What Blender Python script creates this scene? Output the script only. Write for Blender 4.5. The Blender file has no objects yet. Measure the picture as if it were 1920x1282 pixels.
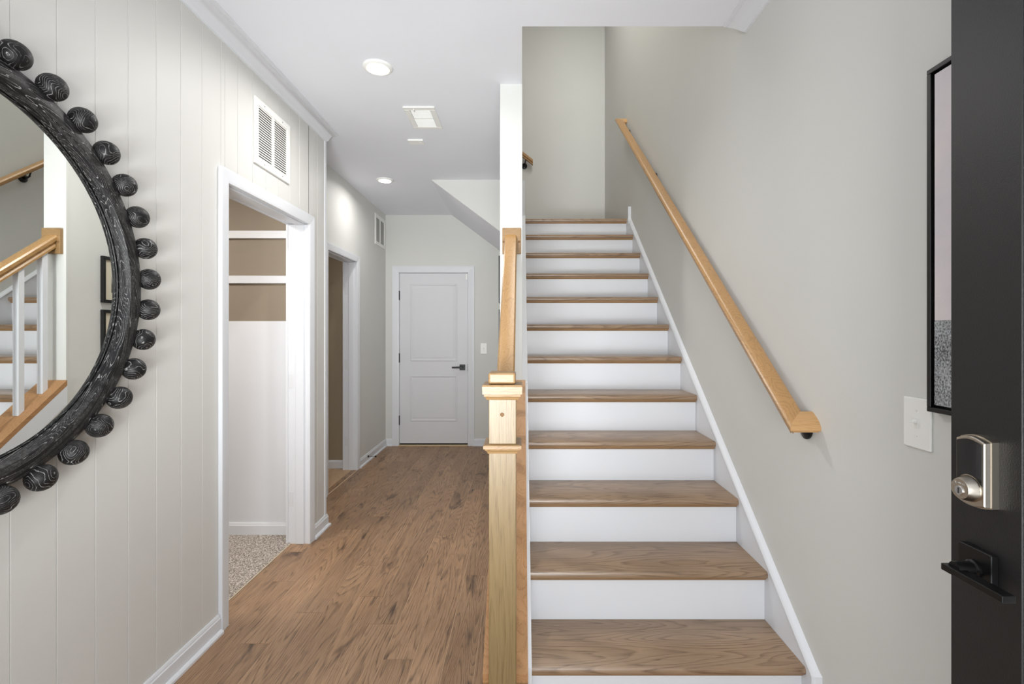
import bpy, bmesh, math, random
from mathutils import Vector, Matrix, noise
random.seed(4)
SC = bpy.context.scene
COL = SC.collection
PI = math.pi

# ------------------------------------------------------------ camera, world, lights, exposure
cd = bpy.data.cameras.new('camera'); cam = bpy.data.objects.new('camera', cd); COL.objects.link(cam)
cam.location = (0, 0, 1.3267); cam.rotation_euler = (PI/2, 0, 0)
cd.sensor_width = 36; cd.lens = 914.2*36/1920
cd.shift_x = (960-977.7)/1920; cd.shift_y = (623.3-641)/1920
cd.clip_start = 0.03; cd.clip_end = 60
SC.camera = cam
SC.view_settings.view_transform = 'Standard'; SC.view_settings.look = 'None'
SC.view_settings.gamma = 1; SC.view_settings.use_curve_mapping = False
SC.view_settings.exposure = 0.06
SC.cycles.max_bounces = 10; SC.cycles.diffuse_bounces = 7; SC.cycles.glossy_bounces = 5
SC.cycles.sample_clamp_indirect = 6

W = bpy.data.worlds.new('World'); SC.world = W; W.use_nodes = True
bg = W.node_tree.nodes['Background']; bg.inputs[0].default_value = (0.90, 0.95, 1.0, 1); bg.inputs[1].default_value = 1.6

def area(name, loc, rot, sx, sy, power, color=(1, 1, 1), spread=180):
    l = bpy.data.lights.new(name, 'AREA'); l.shape = 'RECTANGLE'; l.size = sx; l.size_y = sy
    l.energy = power; l.color = color; l.spread = math.radians(spread)
    o = bpy.data.objects.new(name, l); COL.objects.link(o); o.location = loc; o.rotation_euler = rot
    return o
# daylight coming through the open entrance behind the camera
area('entrance_daylight', (0.1, -0.95, 1.2), (math.radians(101), 0, math.radians(5)), 0.5, 0.5, 14, (1.0, 0.99, 0.97), 110)
# added fill light behind the camera, aimed up to brighten the ceiling
area('ceiling_fill', (0.05, -0.7, 0.5), (math.radians(138), 0, 0), 1.0, 0.7, 13, (0.95, 0.985, 1.0))
area('far_ceiling_fill', (-0.45, -0.6, 0.8), (math.radians(107), 0, math.radians(1)), 0.5, 0.4, 10, (0.95, 0.985, 1.0), 60)  # second added fill, reaching the ceiling deeper in the hall
# daylight of the upper floor falling into the stairwell
area('upper_floor_daylight', (0.45, 3.6, 5.25), (0, 0, 0), 0.9, 2.0, 32, (1, 0.985, 0.94))
# the recessed hall lamps
for _i, (_x, _y, _p) in enumerate(((-.745, 2.53, 11), (-1.232, 4.40, 5.5))):
    area('hall_downlight', (_x, _y, 2.68), (0, 0, 0), 0.10, 0.10, _p, (1, 0.98, 0.95), 165)
# unseen lamps added to light the two side rooms
area('side_room_fill', (-2.35, 2.0, 2.38), (0, 0, 0), 0.6, 0.6, 31, (1, 0.97, 0.93))
area('back_room_fill', (-2.5, 4.25, 2.38), (0, 0, 0), 0.3, 0.3, 2.5, (1, 0.93, 0.84))

# ------------------------------------------------------------ materials
def lin(c):
    def f(v):
        v /= 255.0
        return v/12.92 if v <= .04045 else ((v+.055)/1.055)**2.4
    return (f(c[0]), f(c[1]), f(c[2]), 1)

def newmat(name):
    m = bpy.data.materials.new(name); m.use_nodes = True
    nt = m.node_tree; return m, nt, nt.nodes['Principled BSDF']

def N(nt, typ, **kw):
    n = nt.nodes.new(typ)
    for k, v in kw.items(): setattr(n, k, v)
    return n

def ramp(nt, stops, interp='LINEAR'):
    r = N(nt, 'ShaderNodeValToRGB'); r.color_ramp.interpolation = interp
    e = r.color_ramp.elements
    e[0].position, e[0].color = stops[0]; e[1].position, e[1].color = stops[-1]
    for p, c in stops[1:-1]:
        x = e.new(p); x.color = c
    return r

def math_n(nt, op, a, b=None):
    n = N(nt, 'ShaderNodeMath', operation=op)
    for i, v in enumerate((a, b)):
        if v is None: continue
        if isinstance(v, (int, float)): n.inputs[i].default_value = v
        else: nt.links.new(v, n.inputs[i])
    return n.outputs[0]

def paint(name, rgb, rough=.55, bump=.04, scale=260, spec=.35):
    m, nt, b = newmat(name)
    tc = N(nt, 'ShaderNodeTexCoord')
    n = N(nt, 'ShaderNodeTexNoise'); n.inputs['Scale'].default_value = scale; n.inputs['Detail'].default_value = 3
    nt.links.new(tc.outputs['Object'], n.inputs['Vector'])
    bp = N(nt, 'ShaderNodeBump'); bp.inputs['Strength'].default_value = bump; bp.inputs['Distance'].default_value = .002
    nt.links.new(n.outputs['Fac'], bp.inputs['Height']); nt.links.new(bp.outputs[0], b.inputs['Normal'])
    n2 = N(nt, 'ShaderNodeTexNoise'); n2.inputs['Scale'].default_value = 2.5
    nt.links.new(tc.outputs['Object'], n2.inputs['Vector'])
    c = lin(rgb); d = [v*.975 for v in c[:3]]+[1]
    r = ramp(nt, [(.3, d), (.7, c)]); nt.links.new(n2.outputs['Fac'], r.inputs[0])
    nt.links.new(r.outputs[0], b.inputs['Base Color'])
    b.inputs['Roughness'].default_value = rough; b.inputs['Specular IOR Level'].default_value = spec
    return m

def plain(name, rgb, rough=.4, metal=0., spec=.5, coat=0.):
    m, nt, b = newmat(name)
    b.inputs['Base Color'].default_value = lin(rgb); b.inputs['Roughness'].default_value = rough
    b.inputs['Metallic'].default_value = metal; b.inputs['Specular IOR Level'].default_value = spec
    b.inputs['Coat Weight'].default_value = coat
    return m

def wood(name, light, mid, dark, axis, rough=.4, across=9, stretch=.09, rings=9, ringamt=.55, pore=.5,
         vary=.10, knots=0., coat=0., bump=.15, blotch=.3, offset=40.):
    """oak: long cathedral rings from stretched noise, fine pores, slow colour drift; axis = way of the grain"""
    m, nt, b = newmat(name); L = nt.links
    tc = N(nt, 'ShaderNodeTexCoord'); oi = N(nt, 'ShaderNodeObjectInfo')
    off = math_n(nt, 'MULTIPLY', oi.outputs['Random'], offset)
    add = N(nt, 'ShaderNodeVectorMath', operation='ADD'); L.new(tc.outputs['Object'], add.inputs[0]); L.new(off, add.inputs[1])
    def stretched(k, s):
        mp = N(nt, 'ShaderNodeMapping'); v = [k, k, k]; v[axis] = k*s; mp.inputs['Scale'].default_value = v
        L.new(add.outputs[0], mp.inputs['Vector']); return mp.outputs[0]
    def noise_t(vec, detail=2, rgh=.5, dist=0.):
        n = N(nt, 'ShaderNodeTexNoise'); n.inputs['Scale'].default_value = 1; n.inputs['Detail'].default_value = detail
        n.inputs['Roughness'].default_value = rgh; n.inputs['Distortion'].default_value = dist
        L.new(vec, n.inputs['Vector']); return n.outputs['Fac']
    big = noise_t(stretched(across, stretch), 1.5, .45, .25)
    wob = noise_t(stretched(across*9, stretch*.9), 2)
    f = math_n(nt, 'ADD', math_n(nt, 'MULTIPLY', big, rings*2.), math_n(nt, 'MULTIPLY', wob, .45))
    fr = math_n(nt, 'FRACT', f)
    rr = ramp(nt, [(0, (0, 0, 0, 1)), (.55, (.25, .25, .25, 1)), (.86, (1, 1, 1, 1)), (1, (0, 0, 0, 1))]); L.new(fr, rr.inputs[0])
    fine = noise_t(stretched(330, .035), 3, .6)
    fr2 = ramp(nt, [(.45, (0, 0, 0, 1)), (.72, (1, 1, 1, 1))]); L.new(fine, fr2.inputs[0])
    blo = noise_t(stretched(5, .35), 2)
    br = ramp(nt, [(.3, (0, 0, 0, 1)), (.7, (1, 1, 1, 1))]); L.new(blo, br.inputs[0])
    m1 = N(nt, 'ShaderNodeMix', data_type='RGBA'); m1.inputs['A'].default_value = lin(light); m1.inputs['B'].default_value = lin(mid)
    t = math_n(nt, 'ADD', math_n(nt, 'MULTIPLY', br.outputs[0], blotch), math_n(nt, 'MULTIPLY', fr2.outputs[0], pore))
    L.new(t, m1.inputs['Factor'])
    m2 = N(nt, 'ShaderNodeMix', data_type='RGBA'); m2.inputs['B'].default_value = lin(dark)
    L.new(m1.outputs['Result'], m2.inputs['A'])
    fac = math_n(nt, 'MULTIPLY', rr.outputs[0], ringamt)
    fac = math_n(nt, 'MULTIPLY', fac, math_n(nt, 'ADD', .45, fr2.outputs[0]))
    if knots:
        kn = noise_t(stretched(11, .28), 3, .6, .6)
        kr = ramp(nt, [(.57, (0, 0, 0, 1)), (.74, (1, 1, 1, 1))]); L.new(kn, kr.inputs[0])
        fac = math_n(nt, 'ADD', fac, math_n(nt, 'MULTIPLY', kr.outputs[0], knots))
    L.new(math_n(nt, 'MINIMUM', fac, 1.), m2.inputs['Factor'])
    hs = N(nt, 'ShaderNodeHueSaturation'); L.new(m2.outputs['Result'], hs.inputs['Color'])
    r2 = math_n(nt, 'FRACT', math_n(nt, 'MULTIPLY', oi.outputs['Random'], 7.31))
    L.new(math_n(nt, 'ADD', 1-vary/2, math_n(nt, 'MULTIPLY', r2, vary)), hs.inputs['Value'])
    L.new(hs.outputs[0], b.inputs['Base Color'])
    b.inputs['Roughness'].default_value = rough; b.inputs['Coat Weight'].default_value = coat; b.inputs['Coat Roughness'].default_value = .25
    bp = N(nt, 'ShaderNodeBump'); bp.inputs['Strength'].default_value = bump; bp.inputs['Distance'].default_value = .0012; bp.invert = True
    L.new(math_n(nt, 'ADD', fr2.outputs[0], rr.outputs[0]), bp.inputs['Height']); L.new(bp.outputs[0], b.inputs['Normal'])
    return m

def cerused(name, axis_mode='ball'):
    """black stained timber with pale filler in the grain"""
    m, nt, b = newmat(name); L = nt.links
    tc = N(nt, 'ShaderNodeTexCoord'); oi = N(nt, 'ShaderNodeObjectInfo')
    off = math_n(nt, 'MULTIPLY', oi.outputs['Random'], 30.)
    add = N(nt, 'ShaderNodeVectorMath', operation='ADD'); L.new(tc.outputs['Object'], add.inputs[0])
    mp = N(nt, 'ShaderNodeMapping')
    if axis_mode == 'ball':
        L.new(off, add.inputs[1]); mp.inputs['Scale'].default_value = (13, 13, 13); k = 13.; vec = add.outputs[0]
    else:   # grain follows the hoop: radius, run along the rim, depth
        sp = N(nt, 'ShaderNodeSeparateXYZ'); L.new(tc.outputs['Object'], sp.inputs[0])
        ang = math_n(nt, 'ARCTAN2', sp.outputs['Z'], sp.outputs['Y'])
        rad = math_n(nt, 'SQRT', math_n(nt, 'ADD', math_n(nt, 'POWER', sp.outputs['Z'], 2.), math_n(nt, 'POWER', sp.outputs['Y'], 2.)))
        cb_ = N(nt, 'ShaderNodeCombineXYZ'); L.new(math_n(nt, 'ADD', rad, math_n(nt, 'MULTIPLY', ang, .06)), cb_.inputs[0]); L.new(ang, cb_.inputs[1]); L.new(sp.outputs['X'], cb_.inputs[2])
        mp.inputs['Scale'].default_value = (34, 1.1, 26); k = 15.; vec = cb_.outputs[0]
    L.new(vec, mp.inputs['Vector'])
    n = N(nt, 'ShaderNodeTexNoise'); n.inputs['Scale'].default_value = 1; n.inputs['Detail'].default_value = 1.2; n.inputs['Roughness'].default_value = .4
    L.new(mp.outputs[0], n.inputs['Vector'])
    n2 = N(nt, 'ShaderNodeTexNoise'); n2.inputs['Scale'].default_value = 160; n2.inputs['Detail'].default_value = 2
    L.new(tc.outputs['Object'], n2.inputs['Vector'])
    f = math_n(nt, 'FRACT', math_n(nt, 'ADD', math_n(nt, 'MULTIPLY', n.outputs['Fac'], k*2), math_n(nt, 'MULTIPLY', n2.outputs['Fac'], .35)))
    r = ramp(nt, [(.0, (0, 0, 0, 1)), (.80, (.02, .02, .02, 1)), (.91, (1, 1, 1, 1)), (.98, (0, 0, 0, 1))]); L.new(f, r.inputs[0])
    n3 = N(nt, 'ShaderNodeTexNoise'); n3.inputs['Scale'].default_value = 22; n3.inputs['Detail'].default_value = 3
    L.new(add.outputs[0], n3.inputs['Vector'])
    r3 = ramp(nt, [(.30, (0, 0, 0, 1)), (.50, (1, 1, 1, 1))]); L.new(n3.outputs['Fac'], r3.inputs[0])
    r4 = ramp(nt, [(.4, (.35, .35, .35, 1)), (.6, (1, 1, 1, 1))]); L.new(n2.outputs['Fac'], r4.inputs[0])
    fac = math_n(nt, 'MULTIPLY', math_n(nt, 'MULTIPLY', r.outputs[0], r3.outputs[0]), r4.outputs[0])
    mx = N(nt, 'ShaderNodeMix', data_type='RGBA'); mx.inputs['A'].default_value = lin((13, 13, 14)); mx.inputs['B'].default_value = lin((222, 220, 216))
    L.new(math_n(nt, 'MULTIPLY', fac, .62), mx.inputs['Factor']); L.new(mx.outputs['Result'], b.inputs['Base Color'])
    b.inputs['Roughness'].default_value = .5; b.inputs['Specular IOR Level'].default_value = .35
    bp = N(nt, 'ShaderNodeBump'); bp.inputs['Strength'].default_value = .25; bp.inputs['Distance'].default_value = .001
    L.new(r.outputs[0], bp.inputs['Height']); L.new(bp.outputs[0], b.inputs['Normal'])
    return m

M = {}
M['wall'] = paint('wall_paint', (211, 211, 207))
M['panel'] = paint('panel_paint', (209, 208, 204), rough=.5)
M['ceiling'] = paint('ceiling_paint', (229, 231, 237), rough=.8)
M['white'] = paint('trim_paint', (220, 222, 226), rough=.35, bump=.015)
M['column'] = paint('column_paint', (214, 215, 211), rough=.4, bump=.02)
M['doorw'] = paint('white_door_paint', (215, 216, 219), rough=.4, bump=.03)
M['tan'] = paint('tan_paint', (140, 128, 112))
M['brown'] = paint('brown_paint', (158, 144, 122))
M['plastic'] = plain('white_plastic', (236, 236, 232), .35)
M['metalwhite'] = plain('white_enamel', (232, 232, 228), .4)
M['void'] = plain('recess_shade', (30, 30, 30), .8)  # near-black tone standing in for shade inside gaps and openings
M['black'] = plain('black_metal', (14, 14, 15), .32, .3, .5)
M['nickel'] = plain('satin_nickel', (190, 182, 170), .28, 1.)
M['chrome'] = plain('bright_nickel', (215, 215, 215), .15, 1.)
M['glassblack'] = plain('black_glass', (8, 8, 9), .08, 0, .6, .5)
M['frameblack'] = plain('black_frame', (10, 10, 10), .35)
M['mat'] = paint('cream_mat', (214, 206, 186), .8)
M['mirror'] = plain('mirror_silver', (238, 240, 238), .0, 1.)
M['carcass'] = plain('plug_endgrain', (118, 88, 56), .8)
M['seam'] = plain('plank_seam', (200, 170, 140), .7)
M['strip'] = plain('transition_strip', (205, 190, 168), .5)
M['threshold'] = plain('pale_oak_threshold', (208, 186, 150), .5)

M['floor'] = wood('floor_oak', (170, 136, 104), (138, 106, 76), (76, 54, 37), 1, rough=.42, across=8, stretch=.075, rings=15, ringamt=.8, pore=.75, vary=.26, knots=.8, bump=.25, blotch=.55)
M['floor2'] = wood('side_floor_oak', (196, 164, 130), (178, 144, 110), (140, 108, 80), 1, rough=.5, ringamt=.3, vary=.08)
M['tread'] = wood('tread_oak', (156, 131, 106), (136, 110, 85), (98, 75, 56), 0, rough=.3, across=7, stretch=.14, rings=11, ringamt=.85, pore=.5, vary=.10, coat=.25, bump=.12, blotch=.4)
M['cove'] = wood('nosing_oak', (156, 122, 84), (134, 100, 62), (96, 70, 44), 0, rough=.35, across=12, ringamt=.4)
M['rail'] = wood('rail_oak', (176, 137, 86), (160, 120, 71), (128, 89, 46), 1, rough=.32, across=11, stretch=.10, rings=9, ringamt=.6, pore=.35, vary=.04, coat=.2, bump=.1)
M['wallrail'] = wood('wall_rail_oak', (180, 139, 89), (162, 121, 74), (128, 90, 52), 1, rough=.32, across=11, stretch=.10, rings=9, ringamt=.55, pore=.4, vary=.04, coat=.2, bump=.1)
M['railx'] = wood('rail_return_oak', (196, 155, 106), (178, 138, 92), (140, 104, 66), 0, rough=.35, across=20, ringamt=.4, pore=.5)
M['newel'] = wood('newel_oak', (138, 117, 80), (122, 100, 65), (98, 76, 46), 2, rough=.38, across=16, stretch=.05, rings=7, ringamt=.5, pore=.6, vary=.02, bump=.12)
M['newelx'] = wood('newel_cap_oak', (156, 125, 86), (140, 109, 70), (108, 78, 45), 0, rough=.38, across=24, stretch=.15, rings=8, ringamt=.55, pore=.5, vary=.02, bump=.12)
M['cap'] = wood('knee_cap_oak', (176, 134, 92), (158, 114, 74), (122, 82, 50), 1, rough=.4, across=10, stretch=.08, rings=8, ringamt=.45, pore=.4, bump=.1)
M['ball'] = cerused('cerused_ball'); M['ring'] = cerused('cerused_ring', 'ring')

def carpet_mat():
    m, nt, b = newmat('loop_carpet'); L = nt.links
    tc = N(nt, 'ShaderNodeTexCoord'); v = N(nt, 'ShaderNodeTexNoise'); v.inputs['Scale'].default_value = 130; v.inputs['Detail'].default_value = 2
    L.new(tc.outputs['Object'], v.inputs['Vector'])
    r = ramp(nt, [(.34, lin((96, 88, 80))), (.5, lin((162, 152, 142))), (.66, lin((214, 204, 194)))]); L.new(v.outputs['Fac'], r.inputs[0])
    L.new(r.outputs[0], b.inputs['Base Color']); b.inputs['Roughness'].default_value = .95
    bp = N(nt, 'ShaderNodeBump'); bp.inputs['Strength'].default_value = .9; bp.inputs['Distance'].default_value = .006
    L.new(v.outputs['Fac'], bp.inputs['Height']); L.new(bp.outputs[0], b.inputs['Normal']); return m
M['carpet'] = carpet_mat()

def blackdoor():
    m, nt, b = newmat('black_door_paint'); L = nt.links
    tc = N(nt, 'ShaderNodeTexCoord'); v = N(nt, 'ShaderNodeTexNoise'); v.inputs['Scale'].default_value = 420; v.inputs['Detail'].default_value = 4
    L.new(tc.outputs['Object'], v.inputs['Vector'])
    bp = N(nt, 'ShaderNodeBump'); bp.inputs['Strength'].default_value = .25; bp.inputs['Distance'].default_value = .0015
    L.new(v.outputs['Fac'], bp.inputs['Height']); L.new(bp.outputs[0], b.inputs['Normal'])
    b.inputs['Base Color'].default_value = lin((18, 18, 19)); b.inputs['Roughness'].default_value = .42; return m
M['blackdoor'] = blackdoor()

def glass():
    m, nt, b = newmat('door_glass'); b.inputs['Base Color'].default_value = (1, 1, 1, 1)
    b.inputs['Roughness'].default_value = .02; b.inputs['Transmission Weight'].default_value = 1; b.inputs['IOR'].default_value = 1.1
    return m
M['glass'] = glass()

def weave():
    m, nt, b = newmat('woven_grey_art'); L = nt.links
    tc = N(nt, 'ShaderNodeTexCoord'); mp = N(nt, 'ShaderNodeMapping'); mp.inputs['Scale'].default_value = (1, 260, 200)
    L.new(tc.outputs['Object'], mp.inputs['Vector'])
    n = N(nt, 'ShaderNodeTexNoise'); n.inputs['Scale'].default_value = 1; n.inputs['Detail'].default_value = 1; L.new(mp.outputs[0], n.inputs['Vector'])
    n2 = N(nt, 'ShaderNodeTexNoise'); n2.inputs['Scale'].default_value = 14; L.new(tc.outputs['Object'], n2.inputs['Vector'])
    t = math_n(nt, 'ADD', math_n(nt, 'MULTIPLY', n.outputs['Fac'], .75), math_n(nt, 'MULTIPLY', n2.outputs['Fac'], .35))
    r = ramp(nt, [(.38, lin((52, 54, 56))), (.72, lin((190, 194, 196)))]); L.new(t, r.inputs[0]); L.new(r.outputs[0], b.inputs['Base Color'])
    b.inputs['Roughness'].default_value = .8; return m
M['weave'] = weave()

def artpink():
    m, nt, b = newmat('pale_art_canvas'); L = nt.links
    tc = N(nt, 'ShaderNodeTexCoord')
    n = N(nt, 'ShaderNodeTexNoise'); n.inputs['Scale'].default_value = 5; n.inputs['Detail'].default_value = 6; L.new(tc.outputs['Object'], n.inputs['Vector'])
    r = ramp(nt, [(.3, lin((206, 200, 208))), (.7, lin((226, 218, 216)))]); L.new(n.outputs['Fac'], r.inputs[0]); L.new(r.outputs[0], b.inputs['Base Color'])
    b.inputs['Roughness'].default_value = .8
    n2 = N(nt, 'ShaderNodeTexNoise'); n2.inputs['Scale'].default_value = 260; L.new(tc.outputs['Object'], n2.inputs['Vector'])
    bp = N(nt, 'ShaderNodeBump'); bp.inputs['Strength'].default_value = .4; bp.inputs['Distance'].default_value = .002
    L.new(n2.outputs['Fac'], bp.inputs['Height']); L.new(bp.outputs[0], b.inputs['Normal']); return m
M['artpink'] = artpink()

def artprint():
    m, nt, b = newmat('landscape_print'); L = nt.links
    tc = N(nt, 'ShaderNodeTexCoord'); s = N(nt, 'ShaderNodeSeparateXYZ'); L.new(tc.outputs['Generated'], s.inputs[0])
    n = N(nt, 'ShaderNodeTexNoise'); n.inputs['Scale'].default_value = 30; n.inputs['Detail'].default_value = 4; L.new(tc.outputs['Object'], n.inputs['Vector'])
    t = math_n(nt, 'ADD', s.outputs['Z'], math_n(nt, 'MULTIPLY', n.outputs['Fac'], .25))
    r = ramp(nt, [(.1, lin((70, 68, 60))), (.45, lin((84, 84, 78))), (.6, lin((150, 150, 146))), (.8, lin((208, 206, 198))), (1, lin((216, 214, 206)))])
    L.new(t, r.inputs[0]); L.new(r.outputs[0], b.inputs['Base Color']); b.inputs['Roughness'].default_value = .6; return m
M['print'] = artprint()

def emit(name, strength, rgb=(255, 252, 244)):
    m, nt, b = newmat(name); b.inputs['Emission Color'].default_value = lin(rgb); b.inputs['Emission Strength'].default_value = strength
    b.inputs['Base Color'].default_value = (1, 1, 1, 1); return m
M['lamp'] = emit('lamp_lens', 14)

# ------------------------------------------------------------ mesh helpers
class MB:
    def __init__(s): s.bm = bmesh.new()
    def box(s, x0, x1, y0, y1, z0, z1, bev=0., seg=1):
        t = bmesh.new()
        v = [t.verts.new((x, y, z)) for x in (x0, x1) for y in (y0, y1) for z in (z0, z1)]
        for f in ((0, 1, 3, 2), (4, 6, 7, 5), (0, 4, 5, 1), (2, 3, 7, 6), (0, 2, 6, 4), (1, 5, 7, 3)): t.faces.new([v[i] for i in f])
        if bev: bmesh.ops.bevel(t, geom=t.edges[:], offset=bev, segments=seg, profile=.5, affect='EDGES')
        s._merge(t); return s
    def _merge(s, t):
        me = bpy.data.meshes.new('tmp'); t.to_mesh(me); t.free(); s.bm.from_mesh(me); bpy.data.meshes.remove(me)
    def loft(s, rings, cap=True, closed=True, bev=0., seg=2, bev_angle=.5):
        """rings: lists of 3d points, joined one to the next"""
        t = bmesh.new(); R = [[t.verts.new(p) for p in r] for r in rings]; n = len(R[0])
        for a, b in zip(R, R[1:]):
            for i in range(n if closed else n-1):
                j = (i+1) % n; t.faces.new((a[i], a[j], b[j], b[i]))
        if cap and closed:
            t.faces.new(R[0][::-1]); t.faces.new(R[-1])
        bmesh.ops.recalc_face_normals(t, faces=t.faces[:])
        if bev:
            es = [e for e in t.edges if len(e.link_faces) == 2 and e.calc_face_angle(0) > bev_angle]
            bmesh.ops.bevel(t, geom=es, offset=bev, segments=seg, profile=.5, affect='EDGES', clamp_overlap=True)
        s._merge(t); return s
    def prism(s, poly, axis, a, b, bev=0., seg=2, bev_angle=.5):
        """poly in the two other axes (order x,y,z without axis)"""
        def P(p, t):
            l = list(p); l.insert(axis, t); return l
        return s.loft([[P(p, a) for p in poly], [P(p, b) for p in poly]], bev=bev, seg=seg, bev_angle=bev_angle)
    def slope(s, prof, a, k, y0, y1, bev=0.):
        """prof: (x, h) section; runs along Y on the line z = a + k*y; y0/y1 numbers or functions of x"""
        f0 = y0 if callable(y0) else (lambda x: y0); f1 = y1 if callable(y1) else (lambda x: y1)
        return s.loft([[(x, f0(x), a+k*f0(x)+h) for x, h in prof], [(x, f1(x), a+k*f1(x)+h) for x, h in prof]], bev=bev)
    def lathe(s, prof, origin, axis, n=24):
        """prof: (r, t) along axis vector from origin"""
        ax = Vector(axis).normalized(); u = ax.orthogonal().normalized(); w = ax.cross(u); o = Vector(origin)
        rings = [[o+ax*t+u*(r*math.cos(2*PI*i/n))+w*(r*math.sin(2*PI*i/n)) for i in range(n)] for r, t in prof]
        return s.loft(rings)
    def tube(s, pts, r, n=10):
        P = [Vector(p) for p in pts]; rings = []
        for i, p in enumerate(P):
            d = (P[min(i+1, len(P)-1)]-P[max(i-1, 0)]).normalized()
            ref = Vector((0, 0, 1)) if abs(d.z) < .9 else Vector((0, 1, 0))
            u = d.cross(ref).normalized(); w = d.cross(u)
            rings.append([p+u*(r*math.cos(2*PI*k/n))+w*(r*math.sin(2*PI*k/n)) for k in range(n)])
        return s.loft(rings)
    def ring(s, prof, cx, cy, cz, n=96):
        """closed section (r, x) spun about the X axis at (cy, cz)"""
        t = bmesh.new(); R = []
        for i in range(n):
            a = 2*PI*i/n; R.append([t.verts.new((x, cy+r*math.cos(a), cz+r*math.sin(a))) for r, x in prof])
        m = len(prof)
        for i in range(n):
            A, B = R[i], R[(i+1) % n]
            for j in range(m): t.faces.new((A[j], A[(j+1) % m], B[(j+1) % m], B[j]))
        bmesh.ops.recalc_face_normals(t, faces=t.faces[:]); s._merge(t); return s

def wpos(o):
    v = Vector((0, 0, 0))
    while o is not None: v += o.location; o = o.parent
    return v

def build(mb, name, mat, parent=None, origin=None, smooth=False):
    o_ = Vector(origin) if origin is not None else (wpos(parent) if parent else Vector((0, 0, 0)))
    bm = mb.bm; bmesh.ops.translate(bm, vec=-o_, verts=bm.verts[:])
    me = bpy.data.meshes.new(name); bm.to_mesh(me); bm.free()
    mats = mat if isinstance(mat, (list, tuple)) else [mat]
    for m in mats: me.materials.append(M[m])
    if smooth:
        for p in me.polygons: p.use_smooth = True
        try: me.set_sharp_from_angle(angle=math.radians(35))
        except Exception: pass
    ob = bpy.data.objects.new(name, me); COL.objects.link(ob)
    if parent: ob.parent = parent; ob.location = o_-wpos(parent)
    else: ob.location = o_
    return ob

def inst(src, name, loc, parent=None, rot=None):
    ob = src.copy(); ob.name = name; COL.objects.link(ob); ob.parent = parent
    ob.location = Vector(loc)-(wpos(parent) if parent else Vector((0, 0, 0)))
    if rot: ob.rotation_euler = rot
    return ob

def thing(name, label, cat, loc, group=None):
    o = bpy.data.objects.new(name, None); COL.objects.link(o); o.location = loc; o.empty_display_size = .1
    o['label'] = label; o['category'] = cat
    if group: o['group'] = group
    return o
def struct(o, label, cat):
    o['kind'] = 'structure'; o['label'] = label; o['category'] = cat; return o

# ------------------------------------------------------------ key dimensions
XL = -1.345      # backing of the panelled left wall (board faces at -1.340)
XF = -1.340
XR = 0.977       # right wall
YC = 3.334       # corner where the panelled wall ends
XH = -1.593      # plain hall wall beyond the corner
YB = 5.716       # back wall
ZC = 2.705       # ceiling
RUN, RISE, Y0 = .254, .197, 5.464*.254
SL = RISE/RUN
WL, WR_ = -.117, .003          # stair wall
YCOL = 2.702
def nose(k): return Y0+k*RUN
NL = -SL*Y0     # nosing line z = NL + SL*y

# ------------------------------------------------------------ SETTING
# floor with planks
fl = build(MB().box(-1.66, XR, -.4, YB, -.06, -.0014), 'floor', 'seam')
struct(fl, 'medium brown oak plank floor running down the hallway', 'floor')
PW, PL = .127, 1.21
ph = {0: 2.92, 1: 1.98, 2: 2.22, 3: 2.45, 4: 2.78, 5: 2.31, 6: 2.08, 7: 2.60, 8: 2.95, 9: 2.30}
ph[-1] = 2.667; ph[-2] = 2.2; ph[-3] = 2.9; ph[-4] = 1.8; ph[-5] = 2.5; ph[-6] = 2.1; ph[-7] = 1.7; ph[-8] = 2.4; ph[-9] = 2.0; ph[-10] = 2.3
full = None
def plank(x0, x1, y0, y1):
    mb = MB().box(x0+.0011, x1-.0011, y0+.0011, y1-.0011, -.0013, 0, .0004)
    return build(mb, 'plank', 'floor', fl, origin=((x0+x1)/2, (y0+y1)/2, 0))
for n in range(-10, 10):
    x1 = -.311-PW*n; x0 = x1-PW            # row n lies left of x1
    x1c = min(x1, XR-.002)
    segs = [(-.4, 1.66)] if x0 > -.13 else [(-.4, YB-.002)]
    if x1 < -1.32: segs = [(2.22, 3.06), (YC, YB-.002)] if x1 < -1.3 and x0 > -1.5 else ([(YC, YB-.002)] if x1 > -1.6 else [])
    lim0 = max(x0, -1.45) if (x0 > -1.5) else x0
    for s0, s1 in segs:
        xx0 = x0
        if s0 == 2.22: xx0 = max(x0, -1.446)
        if s0 == YC: xx0 = max(x0, XH+.004)
        if xx0 >= x1c-.01: continue
        y = ph[n]-PL*4
        while y < s1:
            a, b_ = max(y, s0), min(y+PL, s1)
            if b_-a > .02:
                if full is not None and abs(b_-a-PL) < 1e-6 and abs(x1c-xx0-PW) < 1e-6:
                    inst(full, 'plank', ((xx0+x1c)/2, (a+b_)/2, 0), fl)
                else:
                    p = plank(xx0, x1c, a, b_)
                    if abs(b_-a-PL) < 1e-6 and abs(x1c-xx0-PW) < 1e-6: full = p
            y += PL
for a, b_ in ((4.0, 4.42), (4.42, 4.70)):
    plank(-1.64, XH+.002, a, b_)

# ceiling: L-shaped slab, open above the stairs
poly = [(-1.7, -.4), (XR, -.4), (XR, 2.196), (WR_, 2.196), (WR_, 4.40), (-.817, 4.40), (-.817, YB), (-1.7, YB)]
ce = build(MB().prism(poly, 2, ZC, ZC+.3), 'ceiling', 'ceiling')
struct(ce, 'smooth white ceiling with square-cut opening over the stairs', 'ceiling')

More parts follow.
